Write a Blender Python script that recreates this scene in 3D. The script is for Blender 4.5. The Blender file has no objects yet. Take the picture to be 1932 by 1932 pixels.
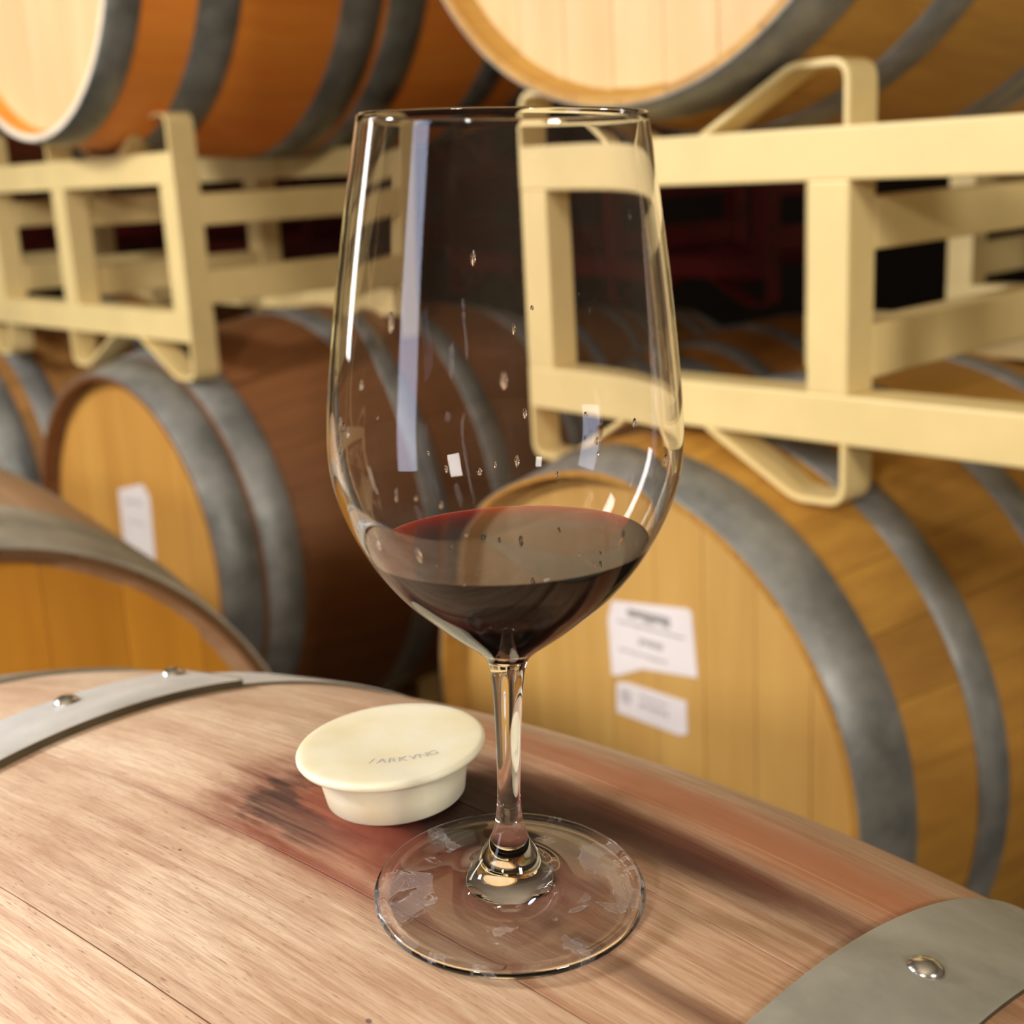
import bpy, bmesh, math, random
from mathutils import Vector, Matrix
from math import sin, cos, pi, atan2, sqrt, radians

random.seed(4)
sc = bpy.context.scene
COL = sc.collection
CZ = 1.44                      # camera height above the cellar floor

# ------------------------------------------------------------------ camera
pitch, roll, fpx = 0.255, 0.053, 2500.0
Fv = Vector((0, cos(pitch), -sin(pitch)))
Uv = Vector((0, sin(pitch), cos(pitch)))
Rv = Vector((1, 0, 0))
Rc = Rv * cos(roll) - Uv * sin(roll)
Uc = Uv * cos(roll) + Rv * sin(roll)
cd = bpy.data.cameras.new('camera')
cam = bpy.data.objects.new('camera', cd)
COL.objects.link(cam)
M = Matrix((Rc, Uc, -Fv)).transposed().to_4x4()
M.translation = Vector((0, 0, CZ))
cam.matrix_world = M
cd.sensor_width = 36.0
cd.lens = fpx / 1932 * 36.0
cd.clip_start = 0.02
cd.dof.use_dof = True
cd.dof.focus_distance = 0.415
cd.dof.aperture_fstop = 11.5
sc.camera = cam

# ------------------------------------------------------------------ world, light, exposure
wd = bpy.data.worlds.new('cellar_air')
sc.world = wd
wd.use_nodes = True
wd.node_tree.nodes['Background'].inputs[0].default_value = (1.0, 0.82, 0.6, 1)
wd.node_tree.nodes['Background'].inputs[1].default_value = 0.05
sc.view_settings.view_transform = 'Standard'
sc.view_settings.look = 'None'
sc.view_settings.exposure = -0.12
sc.view_settings.gamma = 1.0
sc.view_settings.use_curve_mapping = False


def area(name, loc, target, sx, sy, power, color):
    l = bpy.data.lights.new(name, 'AREA')
    l.shape = 'RECTANGLE'
    l.size, l.size_y = sx, sy
    l.energy = power
    l.color = color
    o = bpy.data.objects.new(name, l)
    COL.objects.link(o)
    o.location = loc
    d = Vector(target) - Vector(loc)
    o.rotation_euler = d.to_track_quat('-Z', 'Y').to_euler()
    return o


# main lamp high on the left, a bluish tall daylight opening behind left, a small lamp behind the camera
area('lamp_key', (-2.3, 0.70, CZ + 1.0), (0.1, 0.8, CZ - 0.2), 0.34, 0.34, 66, (1.0, 0.96, 0.90))
area('lamp_fill', (-1.35, -2.5, CZ + 1.15), (0.0, 1.2, CZ - 0.2), 0.25, 0.25, 62, (1.0, 0.94, 0.84))
area('lamp_doorway', (-2.6, -0.9, CZ + 0.1), (0, 0.6, CZ - 0.1), 0.7, 1.7, 16, (0.72, 0.78, 1.0))
area('fill_right', (1.9, -1.9, CZ + 0.9), (0.3, 1.6, CZ), 0.5, 0.5, 44, (1.0, 0.94, 0.84))  # added fill for the right-facing sides, not a known cellar lamp
area('lamp_aisle', (-2.25, 1.75, CZ + 0.6), (0.0, 0.4, CZ - 0.1), 0.22, 1.5, 12, (1.0, 0.97, 0.93))
area('fill_uplight', (-0.5, -1.8, 2.6), (-0.5, -1.4, 4.2), 1.5, 1.5, 55, (1.0, 0.93, 0.82))  # added, unseen: bounces soft light off the ceiling

# ------------------------------------------------------------------ helpers


def lin(c):
    c = c / 255.0
    return c / 12.92 if c <= 0.04045 else ((c + 0.055) / 1.055) ** 2.4


def rgb(r, g, b):
    return (lin(r), lin(g), lin(b), 1.0)


def tag(o, label=None, cat=None, group=None, kind=None):
    if label: o['label'] = label
    if cat: o['category'] = cat
    if group: o['group'] = group
    if kind: o['kind'] = kind
    return o


def empty(name, mat, label, cat, group=None):
    o = bpy.data.objects.new(name, None)
    COL.objects.link(o)
    o.empty_display_size = 0.05
    o.matrix_world = mat
    return tag(o, label, cat, group)


def mesh(name, verts, faces, smooth=None):
    m = bpy.data.meshes.new(name)
    m.from_pydata([tuple(v) for v in verts], [], faces)
    m.update()
    if smooth is True:
        for p in m.polygons: p.use_smooth = True
    elif smooth:
        for p in m.polygons:
            if p.index in smooth: p.use_smooth = True
    return m


def add(name, m, mat, parent=None, loc=None, rot=None):
    o = bpy.data.objects.new(name, m)
    COL.objects.link(o)
    if mat is not None and not m.materials: m.materials.append(mat)
    if parent is not None: o.parent = parent
    if loc: o.location = loc
    if rot: o.rotation_euler = rot
    return o


def box_mesh(name, x0, x1, y0, y1, z0, z1, bev=0.0):
    bm = bmesh.new()
    bmesh.ops.create_cube(bm, size=1.0)
    for v in bm.verts:
        v.co = Vector(((x0 + x1) / 2 + v.co.x * (x1 - x0), (y0 + y1) / 2 + v.co.y * (y1 - y0), (z0 + z1) / 2 + v.co.z * (z1 - z0)))
    if bev > 0:
        bmesh.ops.bevel(bm, geom=list(bm.edges), offset=bev, segments=3, affect='EDGES', profile=0.5)
    m = bpy.data.meshes.new(name)
    bm.to_mesh(m); bm.free()
    return m


def lathe(name, prof, n=96, axis='z', cap=False):
    verts, faces = [], []
    for (r_, z_) in prof:
        for i in range(n):
            a = 2 * pi * i / n
            if axis == 'z': verts.append((r_ * cos(a), r_ * sin(a), z_))
            else: verts.append((z_, r_ * cos(a), r_ * sin(a)))
    k = len(prof)
    for j in range(k - 1):
        for i in range(n):
            i2 = (i + 1) % n
            faces.append((j * n + i, j * n + i2, (j + 1) * n + i2, (j + 1) * n + i))
    bm = bmesh.new()
    m = mesh(name, verts, faces)
    bm.from_mesh(m)
    bmesh.ops.remove_doubles(bm, verts=bm.verts, dist=1e-6)
    bmesh.ops.dissolve_degenerate(bm, dist=1e-7, edges=bm.edges)
    bmesh.ops.recalc_face_normals(bm, faces=bm.faces)
    for f_ in bm.faces: f_.smooth = True
    bm.to_mesh(m); bm.free()
    return m


L2 = 0.475
# ------------------------------------------------------------------ materials


def newmat(name):
    m = bpy.data.materials.new(name)
    m.use_nodes = True
    nt = m.node_tree
    return m, nt, nt.nodes['Principled BSDF']


def N(nt, t, **kw):
    n = nt.nodes.new(t)
    for k, v in kw.items():
        if k.startswith('i_'):
            key = k[2:]
            n.inputs[int(key) if key.isdigit() else key].default_value = v
        else:
            setattr(n, k, v)
    return n


def ramp(nt, stops, interp='LINEAR'):
    n = nt.nodes.new('ShaderNodeValToRGB')
    n.color_ramp.interpolation = interp
    els = n.color_ramp.elements
    while len(els) < len(stops): els.new(0.5)
    for e, (p, c) in zip(els, stops):
        e.position = p
        e.color = c if len(c) == 4 else (*c, 1)
    return n


def mixc(nt, fac, a, b, mode='MIX'):
    n = nt.nodes.new('ShaderNodeMix')
    n.data_type = 'RGBA'
    n.blend_type = mode
    L = nt.links
    for idx, v in ((0, fac), (6, a), (7, b)):
        if hasattr(v, 'is_linked') or hasattr(v, 'links'): L.new(v, n.inputs[idx])
        else: n.inputs[idx].default_value = v
    return n.outputs[2]


def mth(nt, op, a, b=None, c=None, clamp=False):
    n = nt.nodes.new('ShaderNodeMath')
    n.operation = op
    n.use_clamp = clamp
    for i, v in enumerate((a, b, c)):
        if v is None: continue
        if hasattr(v, 'links'): nt.links.new(v, n.inputs[i])
        else: n.inputs[i].default_value = v
    return n.outputs[0]


def wood(name, c1, c2, root=None, stretch=(1.5, 30, 30), rough=0.55, var=0.25, grain=0.5, bump=0.15, seed=0.0, end=None):
    m, nt, b = newmat(name)
    L = nt.links
    tc = N(nt, 'ShaderNodeTexCoord')
    if root is not None: tc.object = root
    mp = N(nt, 'ShaderNodeMapping')
    mp.inputs['Scale'].default_value = stretch
    mp.inputs['Location'].default_value = (seed, seed * 1.7, seed * 0.3)
    L.new(tc.outputs['Object'], mp.inputs[0])
    oi = N(nt, 'ShaderNodeObjectInfo')
    vadd = N(nt, 'ShaderNodeVectorMath', operation='ADD')
    L.new(mp.outputs[0], vadd.inputs[0])
    cmb = N(nt, 'ShaderNodeCombineXYZ')
    L.new(mth(nt, 'MULTIPLY', oi.outputs['Random'], 37.0), cmb.inputs[0])
    L.new(cmb.outputs[0], vadd.inputs[1])
    n1 = N(nt, 'ShaderNodeTexNoise', i_Scale=3.0, i_Detail=6.0, i_Roughness=0.6)
    L.new(vadd.outputs[0], n1.inputs['Vector'])
    n2 = N(nt, 'ShaderNodeTexNoise', i_Scale=0.8, i_Detail=3.0)
    L.new(vadd.outputs[0], n2.inputs['Vector'])
    r1 = ramp(nt, [(0.3, (0, 0, 0)), (0.72, (1, 1, 1))])
    L.new(n1.outputs['Fac'], r1.inputs[0])
    col = mixc(nt, mth(nt, 'MULTIPLY', r1.outputs[0], grain), c1, c2)
    r2 = ramp(nt, [(0.35, (0, 0, 0)), (0.7, (1, 1, 1))])
    L.new(n2.outputs['Fac'], r2.inputs[0])
    col = mixc(nt, mth(nt, 'MULTIPLY', r2.outputs[0], 0.4), col, c2)
    if end is not None:
        sp = N(nt, 'ShaderNodeSeparateXYZ')
        L.new(tc.outputs['Object'], sp.inputs[0])
        col = mixc(nt, mth(nt, 'GREATER_THAN', mth(nt, 'ABSOLUTE', sp.outputs[0]), L2 - 0.004), col, end)
    hsv = N(nt, 'ShaderNodeHueSaturation')
    L.new(col, hsv.inputs['Color'])
    L.new(mth(nt, 'ADD', mth(nt, 'MULTIPLY', oi.outputs['Random'], var), 1.0 - var / 2), hsv.inputs['Value'])
    L.new(hsv.outputs[0], b.inputs['Base Color'])
    b.inputs['Roughness'].default_value = rough
    bp = N(nt, 'ShaderNodeBump', i_Strength=bump, i_Distance=0.002)
    L.new(n1.outputs['Fac'], bp.inputs['Height'])
    L.new(bp.outputs[0], b.inputs['Normal'])
    return m


def galv(name, c1=(158, 158, 154), c2=(108, 110, 108), scale=14, rough=0.42, metal=0.25, root=None):
    m, nt, b = newmat(name)
    L = nt.links
    tc = N(nt, 'ShaderNodeTexCoord')
    n1 = N(nt, 'ShaderNodeTexNoise', i_Scale=scale, i_Detail=7.0, i_Roughness=0.65)
    L.new(tc.outputs['Object'], n1.inputs['Vector'])
    r1 = ramp(nt, [(0.32, rgb(*c2)), (0.66, rgb(*c1))])
    L.new(n1.outputs['Fac'], r1.inputs[0])
    L.new(r1.outputs[0], b.inputs['Base Color'])
    b.inputs['Metallic'].default_value = metal
    b.inputs['Roughness'].default_value = rough
    n2 = N(nt, 'ShaderNodeTexNoise', i_Scale=60.0, i_Detail=4.0)
    L.new(tc.outputs['Object'], n2.inputs['Vector'])
    bp = N(nt, 'ShaderNodeBump', i_Strength=0.08, i_Distance=0.001)
    L.new(n2.outputs['Fac'], bp.inputs['Height'])
    L.new(bp.outputs[0], b.inputs['Normal'])
    return m


def plain(name, c, rough=0.5, metal=0.0, nscale=12.0, amt=0.12, bump=0.0):
    m, nt, b = newmat(name)
    L = nt.links
    tc = N(nt, 'ShaderNodeTexCoord')
    n1 = N(nt, 'ShaderNodeTexNoise', i_Scale=nscale, i_Detail=5.0)
    L.new(tc.outputs['Object'], n1.inputs['Vector'])
    c2 = tuple(x * (1 - 2.5 * amt) for x in c[:3]) + (1,)
    r1 = ramp(nt, [(0.3, c2), (0.6, c)])
    L.new(n1.outputs['Fac'], r1.inputs[0])
    L.new(r1.outputs[0], b.inputs['Base Color'])
    b.inputs['Roughness'].default_value = rough
    b.inputs['Metallic'].default_value = metal
    if bump:
        bp = N(nt, 'ShaderNodeBump', i_Strength=bump, i_Distance=0.002)
        L.new(n1.outputs['Fac'], bp.inputs['Height'])
        L.new(bp.outputs[0], b.inputs['Normal'])
    return m


MAT = {}
MAT['cream'] = plain('cream_paint', rgb(236, 212, 150), 0.38, 0, 9, 0.04)
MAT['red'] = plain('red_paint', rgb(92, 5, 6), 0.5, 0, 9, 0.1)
MAT['hoop'] = galv('galvanised_hoop')
MAT['hoop_dark'] = galv('galvanised_hoop_old', (150, 152, 146), (84, 88, 84), 9)
MAT['hoop_light'] = galv('galvanised_hoop_light', (196, 192, 180), (140, 138, 128), 9)
MAT['paper'] = plain('label_paper', rgb(240, 232, 232), 0.7, 0, 20, 0.02)
MAT['ink'] = plain('printed_ink', rgb(135, 130, 130), 0.8, 0, 20, 0.05)
MAT['concrete'] = plain('concrete_floor', rgb(110, 98, 84), 0.7, 0, 3, 0.12, 0.2)
MAT['wall'] = plain('painted_block_wall', rgb(205, 190, 165), 0.85, 0, 2, 0.05, 0.1)
MAT['wall_shade'] = plain('shade_rear_wall', rgb(44, 34, 26), 0.9, 0, 2, 0.1, 0.1)  # darkness of the cellar depth put into the wall colour
MAT['timber'] = plain('rough_timber', rgb(140, 105, 65), 0.8, 0, 6, 0.1, 0.2)
MAT['steel'] = plain('bright_steel', rgb(205, 203, 198), 0.22, 0.95, 40, 0.05)

# ------------------------------------------------------------------ barrels
L2 = 0.475


def stave_mesh(name, R, k, ns, gap, nl, thick=0.027, nsub=4, s_end=L2, ch=0.0006):
    """one stave, its middle on local +z; local x along the barrel"""
    d = pi / ns
    verts, faces, smooth = [], [], set()
    ss = [-s_end + 2 * s_end * i / nl for i in range(nl + 1)]
    ss += [-s_end + 0.031, s_end - 0.031, -s_end + 0.033, s_end - 0.033]
    ss = sorted(ss)
    full_t = thick
    # outer strip
    def ring(s, kind):
        r_ = R - k * s * s
        thick = full_t if abs(s) < s_end - 0.032 else 0.008 + 0.010 * (s_end - abs(s)) / 0.031
        g = gap / 2 / r_
        if kind == 'o':
            th = [-d + g + ch / r_ + (2 * (d - g - ch / r_)) * i / nsub for i in range(nsub + 1)]
            return [(s, -r_ * sin(t), r_ * cos(t)) for t in th]
        if kind == 'l':
            t = -d + g; ri = r_ - thick
            return [(s, -ri * sin(t), ri * cos(t)), (s, -(r_ - ch) * sin(t), (r_ - ch) * cos(t)), (s, -r_ * sin(t + ch / r_), r_ * cos(t + ch / r_))]
        if kind == 'r':
            t = d - g; ri = r_ - thick
            return [(s, -r_ * sin(t - ch / r_), r_ * cos(t - ch / r_)), (s, -(r_ - ch) * sin(t), (r_ - ch) * cos(t)), (s, -ri * sin(t), ri * cos(t))]
        if kind == 'i':
            ri = r_ - thick
            return [(s, -ri * sin(t), ri * cos(t)) for t in (d - g, 0, -d + g)]
    for kind in 'olri':
        base = len(verts); w = None
        for s in ss:
            p = ring(s, kind); w = len(p); verts += p
        for j in range(len(ss) - 1):
            for i in range(w - 1):
                a = base + j * w + i
                if kind in 'oi': smooth.add(len(faces))
                faces.append((a, a + 1, a + w + 1, a + w))
    # end grain caps
    for s, fl in ((ss[0], 0), (ss[-1], 1)):
        o = ring(s, 'o'); i_ = ring(s, 'i')
        base = len(verts)
        pts = o + i_
        verts += pts
        f_ = tuple(range(base, base + len(pts)))
        faces.append(f_ if fl else f_[::-1])
    m = mesh(name, verts, faces, smooth)
    bm = bmesh.new(); bm.from_mesh(m)
    bmesh.ops.recalc_face_normals(bm, faces=bm.faces)
    # orient outer faces outward (open strips): check the first
    bm.faces.ensure_lookup_table()
    for f_ in bm.faces:
        c = f_.calc_center_median()
        rr = Vector((0, c.y, c.z))
        r_ = R - k * c.x * c.x
        n_ = f_.normal
        if abs(n_.x) > 0.7: want = Vector((c.x, 0, 0))
        elif rr.length > r_ - 0.001: want = rr
        elif rr.length < r_ - 0.006 and abs(n_.dot(rr.normalized())) > 0.5: want = -rr
        else: want = Vector((0, c.y, 0))
        if n_.dot(want) < 0: f_.normal_flip()
    bm.to_mesh(m); bm.free()
    return m


def hoop_mesh(name, R, k, s0, s1, t=0.0018, n=140, a0=0.0, a1=2 * pi, off=0.0005, edge=None, base=None):
    """sheet steel band from s0 to s1; full ring or an arc (angle from +z towards -y is negative)"""
    full = abs(a1 - a0) > 6.2
    def rr(s): return R - k * s * s + off
    m_ = (s0 + s1) / 2
    b = min(0.0007, (s1 - s0) / 8)
    prof = [(s0, rr(s0) - off), (s0, rr(s0) + t * 0.6), (s0 + b, rr(s0 + b) + t), (m_, rr(m_) + t), (s1 - b, rr(s1 - b) + t), (s1, rr(s1) + t * 0.6), (s1, rr(s1) - off)]
    verts, faces, smooth = [], [], set()
    cnt = n if full else n + 1
    for (s, r_) in prof:
        for i in range(cnt):
            a = a0 + (a1 - a0) * i / n
            verts.append((s, r_ * sin(a), r_ * cos(a)))
    for j in range(len(prof) - 1):
        for i in range(n):
            i2 = (i + 1) % cnt
            if 1 < j + 1 < len(prof) - 1: smooth.add(len(faces))
            faces.append((j * cnt + i, j * cnt + i2, (j + 1) * cnt + i2, (j + 1) * cnt + i))
    if not full:
        faces.append(tuple(j * cnt for j in range(len(prof))))
        faces.append(tuple(j * cnt + n for j in range(len(prof)))[::-1])
    m = mesh(name, verts, faces, smooth)
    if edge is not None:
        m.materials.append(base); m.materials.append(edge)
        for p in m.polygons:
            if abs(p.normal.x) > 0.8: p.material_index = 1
    bm = bmesh.new(); bm.from_mesh(m)
    bmesh.ops.recalc_face_normals(bm, faces=bm.faces)
    bm.faces.ensure_lookup_table()
    q = max(bm.faces, key=lambda f_: Vector((0, f_.calc_center_median().y, f_.calc_center_median().z)).length)
    c = q.calc_center_median()
    if q.normal.dot(Vector((0, c.y, c.z))) < 0:
        bmesh.ops.reverse_faces(bm, faces=bm.faces)
    bm.to_mesh(m); bm.free()
    return m


def head_boards(parent, x, r_, mat, nb=9, t=0.02, tilt=0.0, sign=-1, gap=0.0004):
    """vertical oak boards that close the barrel"""
    w = 2 * r_ / nb
    for b in range(nb):
        y0 = -r_ + b * w + gap / 2; y1 = -r_ + (b + 1) * w - gap / 2
        top = []
        K = 6
        for i in range(K + 1):
            y = y0 + (y1 - y0) * i / K
            top.append((y, sqrt(max(r_ * r_ - y * y, 1e-6))))
        poly = top + [(y, -z) for y, z in reversed(top)]
        n = len(poly)
        dx = random.uniform(-0.0004, 0.0004)
        ch = 0.0008
        verts = [(x + dx, min(max(y, y0 + ch), y1 - ch), z) for y, z in poly] + [(x + dx - sign * ch, y, z) for y, z in poly] + [(x - sign * t, y, z) for y, z in poly]
        faces = [tuple(range(n)), tuple(range(2 * n, 3 * n))[::-1]]
        for i in range(n):
            j = (i + 1) % n
            faces.append((i, j, n + j, n + i)); faces.append((n + i, n + j, 2 * n + j, 2 * n + i))
        m = mesh('head_board', verts, faces)
        bm = bmesh.new(); bm.from_mesh(m); bmesh.ops.recalc_face_normals(bm, faces=bm.faces); bm.to_mesh(m); bm.free()
        o = add('head_board', m, mat, parent)
        if tilt: o.rotation_euler = (tilt, 0, 0)


def rot_from_axis(ax, ay):
    return atan2(ay, ax)


def barrel(head, yaw, label, R=0.35, k=0.25, hoops=(), wood_cols=None, head_cols=None, hoopmat=None, ns=32, phase=0.0,
           center=None, group=None, nl=14, recess=0.032, head_tilt=0.0, name='wine_barrel', seed=0.0, mirror_hoops=True, gap=0.0005, end=None):
    A = Vector((sin(yaw), cos(yaw), 0))
    C = Vector(center) if center is not None else Vector(head) + A * L2
    mt = Matrix.Translation(C + Vector((0, 0, CZ))) @ Matrix.Rotation(atan2(A.y, A.x), 4, 'Z')
    root = empty(name, mt, label, 'barrel', group)
    c1, c2 = wood_cols
    wm = wood('oak_stave_' + str(int(seed * 10)), rgb(*c1), rgb(*c2), root, (1.2, 16, 16), 0.55, 0.12, 0.6, 0.2, seed, end)
    hm = wood('oak_head_' + str(int(seed * 10)), rgb(*head_cols[0]), rgb(*head_cols[1]), root, (10, 10, 0.9), 0.5, 0.06, 0.6, 0.15, seed + 3)
    sm = stave_mesh('stave', R, k, ns, gap, nl)
    for i in range(ns):
        a = (i + 0.5) * 2 * pi / ns + phase
        add('stave', sm, wm, root, rot=(a, 0, 0))
    hs = list(hoops)
    if mirror_hoops: hs += [(-b, -a) for a, b in hoops]
    for (a, b) in hs:
        add('hoop', hoop_mesh('hoop', R, k, a, b), hoopmat or MAT['hoop'], root)
    xr = -L2 + recess
    ri = R - k * xr * xr - 0.0185
    head_boards(root, xr, ri, hm, tilt=head_tilt)
    xr = L2 - recess
    m = lathe('rear_head', [(0.0, xr), (ri, xr), (ri, xr - 0.02), (0.0, xr - 0.02)], 48, 'x')
    add('rear_head', m, hm, root)
    return root, wm, hm


def poly_plate(name, pts, x0, t, mat, parent, k=1.08):
    pts = [(y * k, z * k) for y, z in pts]
    n = len(pts)
    verts = [(x0 - t, y, z) for y, z in pts] + [(x0, y, z) for y, z in pts]
    faces = [tuple(range(n)), tuple(range(n, 2 * n))[::-1]] + [(i, (i + 1) % n, n + (i + 1) % n, n + i) for i in range(n)]
    m = mesh(name, verts, faces)
    bm = bmesh.new(); bm.from_mesh(m); bmesh.ops.recalc_face_normals(bm, faces=bm.faces); bm.to_mesh(m); bm.free()
    return add(name, m, mat, parent)


u = Vector((sin(2.39), cos(2.39), 0))
w = Vector((-u.y, u.x, 0))
O1 = Vector((0.332, 1.277, 0.021))
O2 = Vector((-0.511, 2.18, 0.050))

# lower right barrel, two paper labels on its head
b1, _, _ = barrel((0.105, 1.396, -0.657), 0.882, 'oak barrel with two white paper labels on its head, under the right rack',
                  R=0.389, k=0.26, hoops=[(-0.475, -0.405), (-0.320, -0.275), (-0.145, -0.097)],
                  wood_cols=((200, 150, 62), (150, 98, 36)), head_cols=((218, 176, 100), (190, 142, 70)), seed=1.0)
xl = -L2 + 0.032
lab = poly_plate('paper_label', [(0.0298, 0.158), (-0.0785, 0.1736), (-0.0841, 0.171), (-0.0904, 0.1029), (-0.0131, 0.092), (0.0215, 0.0756), (0.0329, 0.0725), (0.0365, 0.1351)], xl - 0.0006, 0.0006, MAT['paper'], b1)
lab['label'] = 'larger white paper label with a bold heading'
lab2 = poly_plate('paper_label', [(0.0259, 0.0665), (0.0089, 0.0705), (-0.0747, 0.0732), (-0.0753, 0.0372), (-0.0642, 0.0326), (0.0274, 0.0316)], xl - 0.0006, 0.0006, MAT['paper'], b1)
lab2['label'] = 'smaller white paper label below the large one'


def print_strokes(parent, x, rows, mat, name='print', k=1.08):
    rows = [tuple(v * k for v in r_[:5]) + r_[5:] for r_ in rows]
    verts, faces = [], []
    for (y0, y1, z0, z1, h, n, fill) in rows:
        for i in range(n):
            t0 = i / n; t1 = t0 + fill / n
            hh = h * random.uniform(0.6, 1.0)
            for _ in (0,):
                base = len(verts)
                ya = y0 + (y1 - y0) * t0; yb = y0 + (y1 - y0) * t1
                za = z0 + (z1 - z0) * t0
                for (y, z) in ((ya, za), (yb, za), (yb, za - hh), (ya, za - hh)):
                    verts.append((x - 0.0003, y, z))
                for (y, z) in ((ya, za), (yb, za), (yb, za - hh), (ya, za - hh)):
                    verts.append((x, y, z))
                faces += [(base, base + 1, base + 2, base + 3), (base + 4, base + 7, base + 6, base + 5)] + [(base + q, base + (q + 1) % 4, base + 4 + (q + 1) % 4, base + 4 + q) for q in range(4)]
    return add(name, mesh(name, verts, faces), mat, parent)


print_strokes(lab, xl - 0.0012, [(0.006, -0.055, 0.155, 0.158, 0.012, 15, 0.72), (0.02, -0.075, 0.139, 0.142, 0.003, 30, 0.6), (-0.01, -0.045, 0.126, 0.127, 0.009, 9, 0.5), (0.02, -0.05, 0.108, 0.11, 0.004, 20, 0.45)], MAT['ink'])
print_strokes(lab2, xl - 0.0012, [(0.02, 0.004, 0.062, 0.062, 0.018, 5, 0.3), (-0.008, -0.05, 0.062, 0.062, 0.004, 14, 0.4), (-0.008, -0.05, 0.053, 0.053, 0.006, 12, 0.4)], MAT['ink'])

# upper right barrel
b6, _, _ = barrel((0.131, 1.42, 0.381), 0.826, 'honey coloured oak barrel with a pale head, on top of the right rack',
                  R=0.378, k=0.23, hoops=[(-0.475, -0.406), (-0.305, -0.251), (-0.050, -0.002)],
                  wood_cols=((206, 158, 74), (162, 112, 46)), head_cols=((226, 196, 146), (208, 168, 108)), seed=2.0)
# upper left barrel
b5, _, _ = barrel((-0.746, 2.265, 0.406), 0.834, 'orange-brown oak barrel with a pale head, on top of the left rack',
                  R=0.368, k=0.19, hoops=[(-0.475, -0.422), (-0.335, -0.266), (-0.087, -0.007)],
                  wood_cols=((244, 156, 58), (226, 122, 44)), head_cols=((234, 208, 160), (216, 178, 122)), hoopmat=MAT['hoop_dark'], seed=3.0, end=rgb(250, 236, 216))
# lower left barrel, one label, hoops side by side
b2, _, _ = barrel((-0.695, 2.28, -0.636), 0.821, 'brown-sided oak barrel with one narrow white label, under the left rack',
                  R=0.395, k=0.32, hoops=[(-0.475, -0.409), (-0.400, -0.340), (-0.122, -0.062)],
                  wood_cols=((138, 90, 50), (104, 62, 32)), head_cols=((222, 168, 84), (190, 132, 56)), seed=4.0)
l3 = poly_plate('paper_label', [(0.0511, 0.0989), (-0.0354, 0.1201), (-0.0559, 0.1011), (-0.0479, -0.0113), (0.033, -0.033), (0.0561, 0.0026)], xl - 0.0006, 0.0006, MAT['paper'], b2)
l3['label'] = 'white paper label'
print_strokes(l3, xl - 0.0012, [(0.03, -0.03, 0.085, 0.09, 0.008, 9, 0.3), (0.03, -0.03, 0.05, 0.052, 0.004, 12, 0.3)], MAT['ink'])
# its neighbour further left
hb = Vector((-0.695, 2.28, -0.636)) - u * 0.80
b3, _, _ = barrel(hb, 0.821, 'oak barrel at the left edge, partly hidden behind the two hoops of its rim',
                  R=0.395, k=0.32, hoops=[(-0.475, -0.409), (-0.38, -0.33), (-0.122, -0.062)],
                  wood_cols=((180, 130, 70), (130, 86, 40)), head_cols=((236, 196, 110), (210, 160, 80)), seed=5.0)
hb = Vector((-0.746, 2.265, 0.406)) - u * 0.745
b7, _, _ = barrel(hb, 0.834, 'dark red-brown oak barrel behind the pale-headed one on the left rack',
                  R=0.35, k=0.20, hoops=[(-0.475, -0.425), (-0.342, -0.276), (-0.106, -0.03)],
                  wood_cols=((150, 70, 34), (110, 44, 20)), head_cols=((234, 208, 160), (216, 178, 122)), hoopmat=MAT['hoop_dark'], seed=6.0)
# left foreground barrel, head towards the camera
b4, _, _ = barrel((-0.468, 1.00, -0.605), -0.705, 'oak barrel at left with orange head, end-on just behind the foreground barrel',
                  R=0.377, k=0.20, hoops=[(-0.475, -0.421), (-0.417, -0.362), (-0.13, -0.085)],
                  wood_cols=((206, 172, 138), (170, 128, 92)), head_cols=((214, 150, 44), (180, 116, 26)), seed=7.0, end=rgb(104, 74, 44), hoopmat=MAT['hoop_light'])
# second row, glimpsed through the right rack
P = O1 - u * 1.33 + w * 1.29
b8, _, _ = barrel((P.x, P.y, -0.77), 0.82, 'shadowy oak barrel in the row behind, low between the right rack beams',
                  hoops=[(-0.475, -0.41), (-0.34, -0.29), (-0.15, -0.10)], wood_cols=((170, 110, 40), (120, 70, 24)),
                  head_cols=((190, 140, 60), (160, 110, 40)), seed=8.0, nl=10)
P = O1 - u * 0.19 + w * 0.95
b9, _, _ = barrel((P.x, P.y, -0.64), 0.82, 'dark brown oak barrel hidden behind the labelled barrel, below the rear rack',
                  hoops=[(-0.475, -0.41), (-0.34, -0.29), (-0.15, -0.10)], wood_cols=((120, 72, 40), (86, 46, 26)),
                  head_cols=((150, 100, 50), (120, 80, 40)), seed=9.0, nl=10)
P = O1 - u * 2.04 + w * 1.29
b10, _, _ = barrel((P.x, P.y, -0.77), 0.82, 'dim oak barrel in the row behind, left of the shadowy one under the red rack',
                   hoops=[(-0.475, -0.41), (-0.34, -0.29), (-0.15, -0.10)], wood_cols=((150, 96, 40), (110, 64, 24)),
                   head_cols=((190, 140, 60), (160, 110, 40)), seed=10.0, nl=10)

# ------------------------------------------------------------------ racks


def fillet(pts, r_, seg=6):
    out = [Vector(pts[0])]
    for i in range(1, len(pts) - 1):
        p0, p1, p2 = Vector(pts[i - 1]), Vector(pts[i]), Vector(pts[i + 1])
        a = (p0 - p1).normalized(); b = (p2 - p1).normalized()
        ang = a.angle(b)
        rr = r_[i] if isinstance(r_, (list, tuple)) else r_
        d = min(rr / math.tan(ang / 2), (p0 - p1).length * .48, (p2 - p1).length * .48)
        s, e = p1 + a * d, p1 + b * d
        for j in range(seg + 1):
            t = j / seg
            out.append((1 - t) ** 2 * s + 2 * t * (1 - t) * p1 + t * t * e)
    out.append(Vector(pts[-1]))
    return out


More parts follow.
